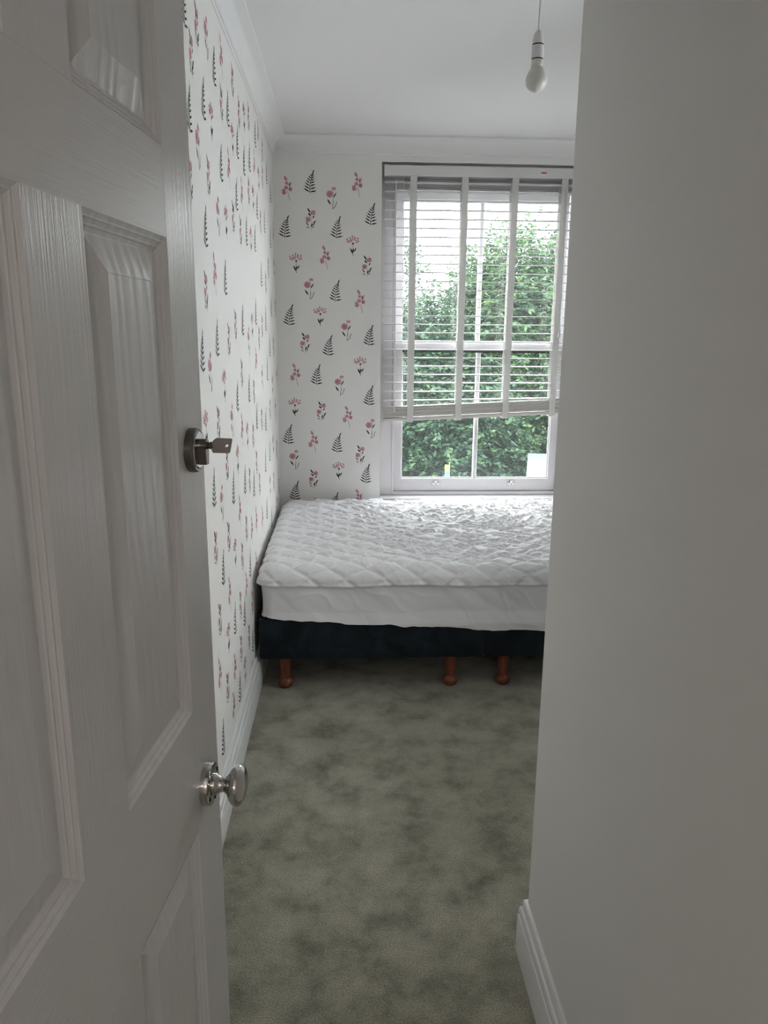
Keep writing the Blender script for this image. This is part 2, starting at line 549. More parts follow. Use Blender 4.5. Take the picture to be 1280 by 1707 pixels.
def poppy():
    it = [(poly_disc(-0.012, 0.022, 0.0175, 14, 1.0, 0.10, rr), 1), (poly_disc(-0.013, 0.022, 0.0065, 8, 1.0, 0.2, rr), 2)]
    for a in (5, 40, 90, 140, 175, 215, 325): it.append((poly_leaf(0.010, 0.048, a, 0.014, 0.005), 1))
    it += [(poly_line(0.008, 0.045, 0.006, -0.030, 0.0014), 3), (poly_leaf(0.006, 0.002, 58, 0.034, 0.0065), 0), (poly_leaf(-0.006, -0.032, 124, 0.036, 0.0085), 0)]
    it += [(poly_line(0.007, -0.012, 0.002, -0.055, 0.0022), 0), (poly_line(0.026, -0.015, 0.017, -0.040, 0.0026), 0), (poly_line(0.017, -0.040, 0.006, -0.052, 0.0024), 0)]
    return print_mesh('poppy_print', it)
def sprig():
    it = [(poly_leaf(-0.001, 0.032, 122, 0.032, 0.0085), 0), (poly_leaf(0.000, 0.017, 130, 0.022, 0.0085), 0), (poly_leaf(0.000, 0.022, 70, 0.018, 0.006), 0)]
    it += [(poly_disc(0.014, 0.034, 0.0118, 12, 1.1, 0.1, rr), 1), (poly_disc(-0.014, -0.001, 0.0130, 12, 1.0, 0.1, rr), 1), (poly_disc(-0.014, -0.001, 0.005, 7, 1, 0.2, rr), 2)]
    it += [(poly_line(0.001, 0.045, 0.003, -0.055, 0.0014), 3), (poly_leaf(0.010, 0.004, 62, 0.020, 0.006), 0), (poly_leaf(0.001, -0.042, 72, 0.026, 0.007), 0)]
    it += [(poly_leaf(-0.009, -0.034, 130, 0.028, 0.0055), 0), (poly_leaf(-0.006, -0.046, 150, 0.022, 0.005), 3), (poly_leaf(0.011, -0.020, 40, 0.024, 0.0055), 0)]
    it += [(poly_leaf(0.008, -0.033, 48, 0.022, 0.0055), 0), (poly_leaf(0.006, -0.044, 40, 0.018, 0.005), 3), (poly_leaf(0.020, -0.024, 88, 0.018, 0.004), 0)]
    return print_mesh('sprig_print', it)
def umbel():
    it = []
    for k, a in enumerate((15, 42, 68, 94, 120, 148, 168)):
        r = 0.028 + 0.006 * (k % 2)
        x, z = r * math.cos(math.radians(a)), 0.010 + r * math.sin(math.radians(a)) * 0.95
        it.append((poly_leaf(x * 0.45, 0.010 + (z - 0.010) * 0.45, a, 0.018, 0.0070), 1))
        it.append((poly_disc(x * 1.1, z + 0.003, 0.0048, 7, 1, 0.2, rr), 1))
    it += [(poly_disc(-0.008, 0.022, 0.0060, 8, 1, 0.2, rr), 1), (poly_disc(0.001, 0.008, 0.0062, 9, 0.9, 0.1, rr), 2), (poly_disc(0.001, 0.006, 0.004, 8), 0)]
    it += [(poly_line(0.001, 0.006, 0.001, -0.050, 0.0013), 3), (poly_leaf(-0.002, -0.044, 112, 0.032, 0.0080), 0), (poly_leaf(0.000, -0.046, 88, 0.030, 0.0070), 0)]
    it += [(poly_leaf(0.008, -0.036, 66, 0.026, 0.0060), 0), (poly_leaf(0.006, -0.034, 92, 0.018, 0.0045), 0), (poly_line(-0.002, -0.046, 0.003, -0.055, 0.003), 3)]
    return print_mesh('umbel_print', it)
PRINT = {'A': fern(), 'B': bells(), 'C': poppy(), 'D': sprig(), 'E': umbel()}
BACK = [('B', -0.315, 2.233), ('A', -0.191, 2.266), ('C', -0.077, 2.186), ('B', 0.059, 2.258), ('D', -0.192, 2.079), ('A', -0.329, 2.038), ('A',
-0.051, 2.039), ('A', 0.134, 2.108), ('E', -0.275, 1.857), ('B', -0.116, 1.885), ('E', 0.034, 1.951), ('D', 0.111, 1.841), ('C', -0.204, 1.719), ('A',
-0.059, 1.709), ('B', 0.074, 1.657), ('A', -0.315, 1.578), ('E', -0.147, 1.579), ('C', -0.001, 1.498), ('A', 0.127, 1.472), ('D', -0.233, 1.429),
('A', -0.101, 1.415), ('B', -0.289, 1.256), ('A', -0.169, 1.254), ('E', 0.075, 1.308), ('C', -0.04, 1.195), ('A', 0.129, 1.139), ('E', -0.296, 1.077),
('D', -0.146, 1.049), ('B', 0.004, 1.02), ('C', 0.136, 0.95), ('A', -0.334, 0.917), ('B', -0.193, 0.878), ('A', -0.055, 0.868), ('D', 0.075, 0.8),
('C', -0.303, 0.77), ('E', -0.049, 0.711), ('A', 0.111, 0.688), ('D', -0.196, 0.658), ('A', -0.302, 0.588), ('E', -0.185, 0.497), ('A', -0.072, 0.52),
('B', 0.065, 0.537)]
LEFT = [('A', 2.045, 2.245), ('D', 2.203, 2.25), ('C', 2.347, 2.273), ('D', 2.109, 2.154), ('A', 2.462, 2.239), ('B', 2.608, 2.312), ('D', 2.845,
2.31), ('A', 2.05, 2.013), ('A', 2.256, 2.094), ('E', 2.375, 2.07), ('D', 2.577, 2.168), ('A', 2.707, 2.19), ('D', 2.984, 2.25), ('E', 3.131, 2.278),
('D', 3.27, 2.309), ('C', 2.147, 1.948), ('E', 2.797, 2.122), ('A', 2.917, 2.136), ('A', 3.489, 2.303), ('B', 3.605, 2.331), ('D', 2.286, 1.902),
('A', 2.525, 1.987), ('B', 2.685, 2.006), ('A', 3.088, 2.114), ('A', 3.264, 2.162), ('B', 3.422, 2.167), ('D', 3.766, 2.295), ('D', 2.022, 1.845),
('E', 3.579, 2.145), ('D', 3.741, 2.176), ('A', 3.934, 2.239), ('A', 2.848, 1.952), ('B', 2.991, 1.977), ('D', 3.205, 2.025), ('E', 3.35, 2.027),
('A', 3.488, 2.014), ('A', 2.204, 1.758), ('C', 2.428, 1.818), ('E', 2.584, 1.827), ('D', 2.746, 1.859), ('D', 2.924, 1.839), ('A', 3.095, 1.861),
('E', 3.23, 1.85), ('A', 3.375, 1.867), ('D', 3.606, 1.964), ('A', 3.782, 1.995), ('A', 4.113, 2.184), ('B', 2.326, 1.644), ('A', 2.519, 1.646), ('D',
2.169, 1.585), ('D', 2.71, 1.501), ('A', 2.897, 1.52), ('A', 2.074, 1.424), ('A', 2.317, 1.458), ('D', 2.546, 1.452), ('C', 2.182, 1.364), ('E', 2.42,
1.316), ('E', 3.185, 1.513), ('A', 3.321, 1.564), ('C', 3.058, 1.444), ('D', 3.551, 1.506), ('A', 3.721, 1.542), ('D', 2.827, 1.328), ('A', 2.694,
1.258), ('A', 3.02, 1.261), ('D', 3.174, 1.238), ('B', 3.284, 1.362), ('D', 3.419, 1.453), ('C', 2.549, 1.185), ('D', 2.28, 1.206), ('B', 2.784,
1.131), ('E', 2.922, 1.092), ('D', 3.102, 1.062), ('A', 3.25, 1.126), ('D', 3.43, 1.093), ('A', 3.598, 1.075), ('E', 2.077, 1.221), ('E', 2.646,
1.043), ('D', 2.408, 1.058), ('D', 3.189, 0.937), ('A', 2.157, 1.032), ('C', 2.283, 0.961), ('A', 2.522, 0.958), ('B', 2.655, 0.851), ('A', 2.815,
0.932), ('D', 2.947, 0.906), ('A', 3.08, 0.865), ('D', 3.274, 0.827), ('D', 2.808, 0.743), ('B', 2.963, 0.698), ('D', 2.142, 0.857), ('D', 2.385,
0.824), ('E', 2.505, 0.739), ('D', 2.673, 0.672), ('A', 2.877, 0.58), ('A', 2.254, 0.758), ('B', 2.359, 0.641), ('B', 2.753, 0.531), ('D', 2.903,
0.407), ('D', 2.587, 0.514), ('A', 2.677, 0.452), ('A', 2.447, 0.513), ('D', 2.161, 0.625), ('E', 2.3, 0.512), ('D', 2.559, 0.356), ('D', 2.777,
0.312), ('A', 2.88, 0.258), ('B', 2.119, 0.461), ('B', 2.406, 0.351), ('E', 2.636, 0.243), ('D', 2.245, 0.358), ('A', 2.495, 0.234), ('B', 2.347,
0.236), ('A', 2.124, 0.246), ('B', 3.122, 0.699), ('B', 3.346, 0.655), ('A', 3.539, 0.656), ('C', 1.883, 1.045), ('B', 1.862, 0.342), ('D', 4.218,
1.61), ('A', 3.421, 0.368), ('B', 3.923, 0.375), ('D', 3.899, 0.717), ('D', 1.796, 1.726), ('A', 3.741, 0.905), ('A', 3.726, 1.305), ('C', 4.099,
1.079), ('D', 4.063, 1.408), ('A', 3.748, 0.561), ('D', 4.192, 0.634), ('D', 4.11, 0.857), ('D', 1.899, 0.691), ('B', 3.729, 0.28), ('A', 3.581,
1.738), ('A', 1.783, 2.339), ('A', 4.051, 1.956), ('A', 3.221, 0.416), ('D', 3.812, 1.104), ('D', 1.778, 1.269), ('B', 1.778, 1.473), ('C', 4.175,
0.245), ('A', 4.004, 1.615), ('C', 1.778, 2.061), ('D', 3.905, 1.791), ('A', 1.791, 0.86), ('C', 4.216, 1.244), ('D', 1.957, 1.591), ('A', 3.536,
0.885), ('E', 1.753, 0.54), ('D', 4.03, 0.556), ('C', 3.497, 1.28), ('E', 3.922, 0.916), ('E', 3.968, 1.221), ('E', 3.074, 0.269), ('A', 3.88, 1.416),
('E', 4.211, 1.822), ('E', 3.592, 0.438), ('C', 4.161, 0.426), ('D', 3.274, 0.242), ('B', 3.069, 0.523), ('A', 1.96, 0.898), ('A', 1.786, 1.891),
('E', 3.715, 0.736), ('D', 3.76, 1.711), ('B', 4.215, 1.992), ('C', 1.927, 0.522), ('C', 1.925, 1.354), ('C', 0.741, 0.465), ('A', 1.071, 0.437),
('A', 0.966, 2.159), ('B', 0.722, 1.366), ('B', 1.48, 1.97), ('E', 0.712, 2.179), ('E', 0.683, 0.894), ('B', 1.6, 2.249), ('E', 0.538, 1.51), ('A',
0.948, 0.768), ('B', 1.165, 0.875), ('D', 1.198, 2.085), ('B', 0.685, 1.131), ('A', 0.835, 1.94), ('A', 1.301, 1.708), ('D', 0.504, 0.726), ('D',
1.474, 1.104), ('D', 1.345, 0.412), ('A', 0.433, 0.343), ('D', 0.505, 1.783), ('A', 0.476, 1.271), ('D', 0.857, 0.324), ('E', 0.818, 2.324), ('A',
1.55, 1.287), ('C', 1.135, 1.856), ('D', 0.49, 2.18), ('A', 1.604, 1.742), ('E', 0.878, 1.616), ('B', 0.953, 1.282), ('A', 1.681, 0.705), ('D', 1.237,
1.345), ('B', 1.34, 1.518), ('B', 1.232, 2.301), ('A', 0.616, 1.933), ('A', 1.526, 0.455), ('B', 0.964, 1.083), ('C', 0.771, 0.712), ('C', 1.592,
0.933), ('D', 0.537, 0.491), ('C', 1.397, 0.635), ('A', 1.554, 1.471), ('D', 1.339, 0.95), ('D', 0.421, 2.005), ('A', 1.195, 0.674), ('B', 0.467,
0.925), ('B', 1.67, 0.344), ('E', 0.659, 0.287), ('C', 0.707, 1.766), ('E', 1.206, 1.144), ('B', 1.058, 1.643), ('D', 1.417, 2.219), ('B', 1.057,
1.43), ('B', 1.473, 0.254), ('E', 1.476, 0.795), ('B', 1.149, 0.254), ('C', 0.936, 1.79), ('D', 0.92, 0.579), ('C', 1.024, 2.329), ('A', 1.657,
1.137), ('D', 0.865, 0.929), ('B', 1.303, 1.928), ('D', 1.014, 1.987), ('A', 0.421, 1.101)]
for k, x, z in BACK:
    put(PRINT[k].name, PRINT[k], wall_back, (x, YB - 0.0002, z))
for k, y, z in LEFT:
    put(PRINT[k].name, PRINT[k], wall_left, (XL + 0.0002, y, z), (0, 0, math.pi / 2), (1, 1, 1))

# =================================================================== THE WINDOW
win = tag(empty('window_1', (0.7625, YB, WZ0)), 'white double-hung sash window with a centre glazing bar in each sash', None, None, 'structure')
OX, OY, OZ = 0.7625, YB, WZ0
def wbox(name, x0, x1, y0, y1, z0, z1, m=None, bev=0.003, parent=win):
    return mk(name, box(x0 - OX, x1 - OX, y0 - OY, y1 - OY, z0 - OZ, z1 - OZ, bev), m or M['frame'], parent)
FY = 4.372
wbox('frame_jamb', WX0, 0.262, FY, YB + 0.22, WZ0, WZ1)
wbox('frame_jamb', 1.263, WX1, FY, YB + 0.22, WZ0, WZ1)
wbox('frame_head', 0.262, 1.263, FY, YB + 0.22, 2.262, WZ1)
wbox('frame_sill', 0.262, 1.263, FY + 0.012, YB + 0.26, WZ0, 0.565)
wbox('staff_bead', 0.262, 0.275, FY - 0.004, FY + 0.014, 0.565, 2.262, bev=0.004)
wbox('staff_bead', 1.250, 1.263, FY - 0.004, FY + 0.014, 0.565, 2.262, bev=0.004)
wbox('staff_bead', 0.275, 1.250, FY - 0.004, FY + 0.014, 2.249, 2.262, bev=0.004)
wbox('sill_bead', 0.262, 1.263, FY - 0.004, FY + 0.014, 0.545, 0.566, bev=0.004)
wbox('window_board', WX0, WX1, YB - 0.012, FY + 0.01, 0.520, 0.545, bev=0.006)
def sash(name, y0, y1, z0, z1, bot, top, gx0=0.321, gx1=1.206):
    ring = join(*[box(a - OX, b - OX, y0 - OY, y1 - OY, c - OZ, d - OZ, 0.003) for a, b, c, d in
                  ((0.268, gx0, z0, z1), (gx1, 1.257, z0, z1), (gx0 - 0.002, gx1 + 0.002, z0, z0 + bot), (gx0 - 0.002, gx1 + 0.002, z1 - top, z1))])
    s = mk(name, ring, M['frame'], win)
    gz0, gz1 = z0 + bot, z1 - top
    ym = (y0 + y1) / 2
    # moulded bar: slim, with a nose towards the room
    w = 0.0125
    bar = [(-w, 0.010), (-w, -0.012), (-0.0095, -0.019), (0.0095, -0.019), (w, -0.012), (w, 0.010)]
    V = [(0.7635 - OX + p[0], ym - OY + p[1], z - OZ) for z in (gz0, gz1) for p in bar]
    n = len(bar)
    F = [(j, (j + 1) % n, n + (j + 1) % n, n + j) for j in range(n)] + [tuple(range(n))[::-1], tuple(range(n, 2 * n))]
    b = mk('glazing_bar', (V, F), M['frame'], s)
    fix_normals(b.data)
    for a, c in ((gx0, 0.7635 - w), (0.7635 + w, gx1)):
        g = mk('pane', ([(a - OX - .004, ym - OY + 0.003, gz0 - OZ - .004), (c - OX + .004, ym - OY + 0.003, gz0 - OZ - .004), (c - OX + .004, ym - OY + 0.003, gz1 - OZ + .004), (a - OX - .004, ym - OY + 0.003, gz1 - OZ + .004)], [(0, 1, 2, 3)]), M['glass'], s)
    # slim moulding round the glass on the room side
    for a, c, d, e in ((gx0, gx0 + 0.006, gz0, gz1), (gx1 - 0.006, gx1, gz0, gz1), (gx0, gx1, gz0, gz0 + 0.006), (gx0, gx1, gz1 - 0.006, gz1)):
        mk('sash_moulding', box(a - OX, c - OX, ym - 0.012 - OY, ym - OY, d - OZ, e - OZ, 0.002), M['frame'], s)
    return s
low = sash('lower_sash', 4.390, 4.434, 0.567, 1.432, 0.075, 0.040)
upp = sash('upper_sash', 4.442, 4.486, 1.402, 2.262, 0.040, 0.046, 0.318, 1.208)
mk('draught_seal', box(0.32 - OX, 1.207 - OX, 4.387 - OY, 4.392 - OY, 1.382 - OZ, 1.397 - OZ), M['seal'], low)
for lx in (0.531, 0.987):     # two little chrome sash lifts with paired screws
    f = mk('sash_lift', xf(join(xf(lathe([(0.011, 0), (0.011, 0.003), (0.008, 0.006), (0.003, 0.0065)], 16), Matrix.Translation((-0.012, 0, 0))),
                                xf(lathe([(0.011, 0), (0.011, 0.003), (0.008, 0.006), (0.003, 0.0065)], 16), Matrix.Translation((0.012, 0, 0))),
                                box(-0.014, 0.014, 0.002, 0.014, 0, 0.003, 0.001), box(-0.010, 0.010, 0.010, 0.016, 0.0, 0.018, 0.002)),
                           Matrix.Translation((lx - OX, 4.390 - OY, 0.614 - OZ)) @ Matrix.Rotation(math.pi / 2, 4, 'X')), M['chrome'], low, True, None, 35)
    for s in (-1, 1):
        mk('screw', xf(lathe([(0.0034, 0), (0.0034, 0.0005)], 10), Matrix.Translation((lx - OX + s * 0.012, 4.3833 - OY, 0.614 - OZ)) @ Matrix.Rotation(math.pi / 2, 4, 'X')), M['black'], low)

w2 = tag(empty('added_window', (XF, (VY0 + VY1) / 2, VZ0)), 'small plain window added in the far right wall for extra light, out of view', None, None, 'structure')
hy2, hz2 = (VY1 - VY0) / 2, VZ1 - VZ0
for a, b, c, d in ((-hy2, -hy2 + 0.05, 0, hz2), (hy2 - 0.05, hy2, 0, hz2), (-hy2 + 0.05, hy2 - 0.05, 0, 0.06), (-hy2 + 0.05, hy2 - 0.05, hz2 - 0.05, hz2), (-hy2 + 0.05, hy2 - 0.05, hz2 / 2 - 0.02, hz2 / 2 + 0.02)):
    mk('frame_bar', box(0.05, 0.09, a, b, c, d, 0.003), M['frame'], w2)
for c, d in ((0.055, hz2 / 2 - 0.015), (hz2 / 2 + 0.015, hz2 - 0.045)):
    mk('pane', ([(0.07, -hy2 + 0.045, c), (0.07, hy2 - 0.045, c), (0.07, hy2 - 0.045, d), (0.07, -hy2 + 0.045, d)], [(0, 1, 2, 3)]), M['glass'], w2)
mk('window_board', box(-0.03, 0.05, -hy2, hy2, -0.02, 0.0, 0.004), M['frame'], w2)

# =================================================================== THE BLIND
BX0, BX1, BY = 0.203, 1.322, 4.322
bl = tag(empty('venetian_blind', ((BX0 + BX1) / 2, BY, 2.30)), 'white slatted venetian blind with cloth tapes, half raised over the window', 'blind')
bx, by, bz = (BX0 + BX1) / 2, BY, 2.30
HW = (BX1 - BX0) / 2
hr = mk('headrail', box(-HW + 0.001, HW - 0.001, -0.028, 0.028, 0.006, 0.060, 0.003), M['blind'], bl)
for s in (-1, 1):
    mk('end_cap', box(min(s * HW, s * (HW - 0.022)), max(s * HW, s * (HW - 0.022)), -0.030, 0.029, 0.004, 0.062, 0.002), M['blind'], hr)
mk('sticker', box(1.050 - bx, 1.079 - bx, -0.0286, -0.0278, 0.030, 0.038), M['label'], hr)
mk('sticker_edge', box(1.047 - bx, 1.079 - bx, -0.0284, -0.0278, 0.021, 0.030), M['labelw'], hr)
slat_me = mesh_data('slat', *box(-HW + 0.004, HW - 0.004, -0.025, 0.025, -0.0021, 0.0021, 0.0009), M['blind'])
NS, Z0, DZS = 26, 2.278, 0.0463
for k in range(NS):
    til = 0.0
    if k >= NS - 2: til = -0.010 * (k - NS + 3)
    put('slat', slat_me, bl, (0, 0, Z0 - DZS * k - bz), (math.radians(2.0), til, 0))
stk = mesh_data('slat', *box(-HW + 0.004, HW - 0.004, -0.025, 0.025, -0.0021, 0.0021, 0.0009), M['stack'])
TI = -0.046
for k in range(11):
    put('slat', stk, bl, (rr.uniform(-0.001, 0.001), rr.uniform(-0.002, 0.001), 1.098 - 0.0056 * k - bz), (math.radians(rr.uniform(0, 1.5)), TI, 0))
mk('bottom_rail', box(-HW + 0.003, HW - 0.003, -0.026, 0.026, -0.009, 0.009, 0.003), M['stack'], bl, loc=(0, 0, 1.025 - bz), rot=(0, TI, 0))
tapes = (0.3625, 0.640, 0.913, 1.1845)
for tx in tapes:
    zb = 1.015 + 0.046 * (tx - bx)
    for yy in (-0.0285, 0.0285):
        n = 24
        V, F = [], []
        for i in range(n + 1):
            z = 2.306 + (zb - 2.306) * i / n
            wv = 0.0012 * math.sin(i * 1.9 + tx * 9)
            for xx in (-0.018, 0.018):
                for d in (-0.0005, 0.0005):
                    V.append((tx - bx + xx + wv, yy + d, z - bz))
        for i in range(n):
            a, b = 4 * i, 4 * i + 4
            F += [(a, a + 2, b + 2, b), (a + 1, b + 1, b + 3, a + 3), (a, b, b + 1, a + 1), (a + 2, a + 3, b + 3, b + 2)]
        o = mk('ladder_tape', (V, F), M['tape'], bl)
        fix_normals(o.data)
    mk('tape_hem', box(tx - bx - 0.016, tx - bx + 0.016, -0.0295, 0.0295, zb - bz - 0.008, zb - bz + 0.001, 0.001), M['tape'], bl)
mk('tilt_wand', tube([(0.266 - bx, -0.031, 2.285 - bz), (0.268 - bx, -0.034, 1.7 - bz), (0.270 - bx, -0.034, 1.05 - bz)], 0.0035, 8), M['blind'], bl, True)
for cx_ in (0.3105, 0.3295):
    mk('lift_cord', tube([(cx_ - bx, -0.030, 2.30 - bz), (cx_ - bx - 0.002, -0.033, 1.7 - bz), (cx_ - bx - 0.004, -0.034, 1.08 - bz)], 0.0011, 6), M['cord'], bl, True)
for cx_, zt in ((1.197, 1.508), (1.188, 1.462)):
    c = mk('tilt_cord', tube([(cx_ - bx, -0.031, 2.30 - bz), (cx_ - bx, -0.036, zt - bz)], 0.0010, 6), M['cord'], bl, True)
    mk('tassel', xf(lathe([(0.003, 0.03), (0.006, 0.022), (0.0095, 0.0), (0.0085, -0.010), (0.004, -0.014)][::-1], 14), Matrix.Translation((cx_ - bx, -0.038, zt - bz - 0.025))), M['blind'], c, True)

# =================================================================== THE DOOR
DW, DT = 0.690, 0.035
ang = math.radians(6.4414)
ex, ey = -0.192, 1.0
hx, hy = ex - DW * math.sin(ang), ey - DW * math.cos(ang)
door = tag(empty('door_1', (hx, hy, 0.010), (0, 0, math.pi / 2 - ang)), 'white six-panel wood-grain moulded door standing open on the left', None, None, 'structure')
def dz(z): return z - 0.010
X0, X1, X2, X3, X4, X5 = 0.0, 0.075, 0.281, 0.3825, 0.5925, DW
Zr = [dz(0.010), dz(0.235), dz(0.812), dz(0.988), dz(1.5765), dz(1.673), dz(1.868), dz(1.985)]
for a, b in ((X0, X1), (X4, X5)):
    mk('stile', box(a, b, 0, DT, Zr[0], Zr[7], 0.0), M['grain_z'], door)
for z0, z1 in ((Zr[0], Zr[1]), (Zr[2], Zr[3]), (Zr[4], Zr[5]), (Zr[6], Zr[7])):
    mk('rail', box(X1, X4, 0.0002, DT - 0.0002, z0, z1, 0.0), M['grain_x'], door)
for z0, z1 in ((Zr[1], Zr[2]), (Zr[3], Zr[4]), (Zr[5], Zr[6])):
    mk('mullion', box(X2, X3, 0, DT, z0, z1, 0.0), M['grain_z'], door)
PP = [(0, 0), (0.0015, 0.0012), (0.004, 0.0030), (0.0060, 0.0034), (0.0072, 0.0046), (0.0100, 0.0066), (0.0122, 0.0070), (0.0134, 0.0082),
      (0.0170, 0.0102), (0.0190, 0.0104), (0.0200, 0.0100), (0.0480, 0.0030), (0.0500, 0.0024), (0.0515, 0.0026)]
def panel(x0, x1, z0, z1):
    V, F = [], []
    for side in (0, 1):
        n0 = len(V)
        for ins, dep in PP:
            y = dep if side == 0 else DT - dep
            V += [(x0 + ins, y, z0 + ins), (x1 - ins, y, z0 + ins), (x1 - ins, y, z1 - ins), (x0 + ins, y, z1 - ins)]
        for i in range(len(PP) - 1):
            for j in range(4):
                j2 = (j + 1) % 4
                q = (n0 + 4 * i + j, n0 + 4 * i + j2, n0 + 4 * i + 4 + j2, n0 + 4 * i + 4 + j)
                F.append(q if side == 0 else q[::-1])
        n = n0 + 4 * (len(PP) - 1)
        q = (n, n + 1, n + 2, n + 3)
        F.append(q if side == 0 else q[::-1])
    return V, F
for z0, z1 in ((Zr[1], Zr[2]), (Zr[3], Zr[4]), (Zr[5], Zr[6])):
    for a, b in ((X1, X2), (X3, X4)):
        mk('panel', panel(a, b, z0, z1), M['grain_p'], door)
RX = Matrix.Rotation(math.pi / 2, 4, 'X')           # local z of a lathe -> door's outward -y
kx, kz = DW - 0.061, dz(0.860)
rose = mk('knob_rose', xf(lathe([(0.0295, 0), (0.0295, 0.008), (0.0285, 0.0105), (0.026, 0.0115), (0.015, 0.0120)], 40), Matrix.Translation((kx, 0, kz)) @ RX), M['chrome'], door, True, None, 30)
for s in ((0.019, 0.012), (-0.019, -0.012), (0.004, -0.022)):
    mk('screw', xf(lathe([(0.003, 0.0114), (0.003, 0.0123)], 10), Matrix.Translation((kx + s[0], 0, kz + s[1])) @ RX), M['black'], rose)
KN = [(0.0150, 0.0118), (0.0155, 0.0150), (0.0140, 0.018), (0.0125, 0.020), (0.0105, 0.025), (0.0100, 0.030), (0.0112, 0.034), (0.0150, 0.038),
      (0.0215, 0.0425), (0.0265, 0.0480), (0.0285, 0.0530), (0.0280, 0.0580), (0.0250, 0.0630), (0.0190, 0.0672), (0.010, 0.0700), (0.001, 0.0708)]
mk('door_knob', xf(lathe([(r, 0.0118 + (z - 0.0118) * 0.80) for r, z in KN], 40), Matrix.Translation((kx, 0, kz)) @ RX), M['chrome'], door, True, None, 60)
lx_, lz_ = DW - 0.051, dz(1.328)
esc = mk('lock_rose', xf(lathe([(0.0280, 0), (0.0280, 0.0085), (0.0265, 0.0105), (0.0150, 0.0110)], 40), Matrix.Translation((lx_, 0, lz_)) @ RX), M['steel'], door, True, None, 30)
mk('lock_face', xf(lathe([(0.0235, 0.0108), (0.0225, 0.0118), (0.001, 0.0120)], 40), Matrix.Translation((lx_, 0, lz_)) @ RX), M['chrome'], esc, True, None, 30)
# euro cylinder: round barrel over a flat bib, as seen through the rose
cyl = []
for k in range(17):
    a = math.radians(-30 + 240 * k / 16)
    cyl.append((0.0085 * math.cos(a), 0.006 + 0.0085 * math.sin(a)))
cyl += [(-0.005, -0.018), (0.005, -0.018)]
V = [(lx_ + p[0], -d, lz_ + p[1]) for d in (0.0100, 0.0215) for p in cyl]
n = len(cyl)
c = mk('lock_cylinder', (V, [(j, (j + 1) % n, n + (j + 1) % n, n + j) for j in range(n)] + [tuple(range(n)), tuple(range(n, 2 * n))[::-1]]), M['steel'], esc)
fix_normals(c.data)

# the key: blade in the lock, shoulder, flat bow with a slot
kp = Vector((hx, hy, 0.010)) + Matrix.Rotation(math.pi / 2 - ang, 3, 'Z') @ Vector((lx_, -0.0215, lz_ + 0.006))
bow = [(0.016, -0.0085), (0.018, -0.0105), (0.046, -0.0105), (0.0475, -0.009), (0.0520, 0.0090), (0.0510, 0.0105), (0.024, 0.0110), (0.020, 0.0085), (0.015, 0.0040), (0.015, -0.0040)]
slot = [(0.0390, -0.0010), (0.0395, -0.0020), (0.0430, -0.0020), (0.0450, 0.0000), (0.0450, 0.0020), (0.0440, 0.0025), (0.0405, 0.0015)]
bow = [(0.0055 + (x - 0.015) * 0.73, z * 0.88) for x, z in bow]
slot = [(0.0055 + (x - 0.015) * 0.73, z * 0.88) for x, z in slot]
bm = bmesh.new()
ov = [bm.verts.new((p[0], 0, p[1])) for p in bow]
iv = [bm.verts.new((p[0], 0, p[1])) for p in slot]
oe = [bm.edges.new((ov[i], ov[(i + 1) % len(ov)])) for i in range(len(ov))]
ie = [bm.edges.new((iv[i], iv[(i + 1) % len(iv)])) for i in range(len(iv))]
bmesh.ops.triangle_fill(bm, use_beauty=True, edges=oe + ie)
ret = bmesh.ops.extrude_face_region(bm, geom=bm.faces[:])
bmesh.ops.translate(bm, verts=[g for g in ret['geom'] if isinstance(g, bmesh.types.BMVert)], vec=(0, 0.0024, 0))
bmesh.ops.recalc_face_normals(bm, faces=bm.faces[:])
key = tag(empty('door_key', kp, (0, 0, -ang)), 'dull metal key sticking out of the upper door lock', 'key')
kme = bpy.data.meshes.new('key_bow'); bm.to_mesh(kme); bm.free(); kme.materials.append(M['key'])
kb = put('key_bow', kme, key, (0, -0.0012, 0))
mk('key_shank', xf(lathe([(0.0048, -0.001), (0.0048, 0.002), (0.0036, 0.0025), (0.0036, 0.0035), (0.0048, 0.0038), (0.0048, 0.0055), (0.0034, 0.006), (0.0034, 0.0075)], 18), Matrix.Rotation(math.pi / 2, 4, 'Y')), M['steel'], key, True, None, 30)

# lining of the doorway
jb = tag(empty('trim_2', (DX0, YD0, 0)), 'white door lining in the doorway', None, None, 'structure')
mk('lining', box(0, 0.022, 0, 0.10, 0, DZ, 0.001), M['gloss'], jb)
mk('lining', box(DX1 - DX0 - 0.022, DX1 - DX0, 0, 0.10, 0, DZ, 0.001), M['gloss'], jb)
mk('lining', box(0.022, DX1 - DX0 - 0.022, 0, 0.10, DZ - 0.024, DZ, 0.001), M['gloss'], jb)

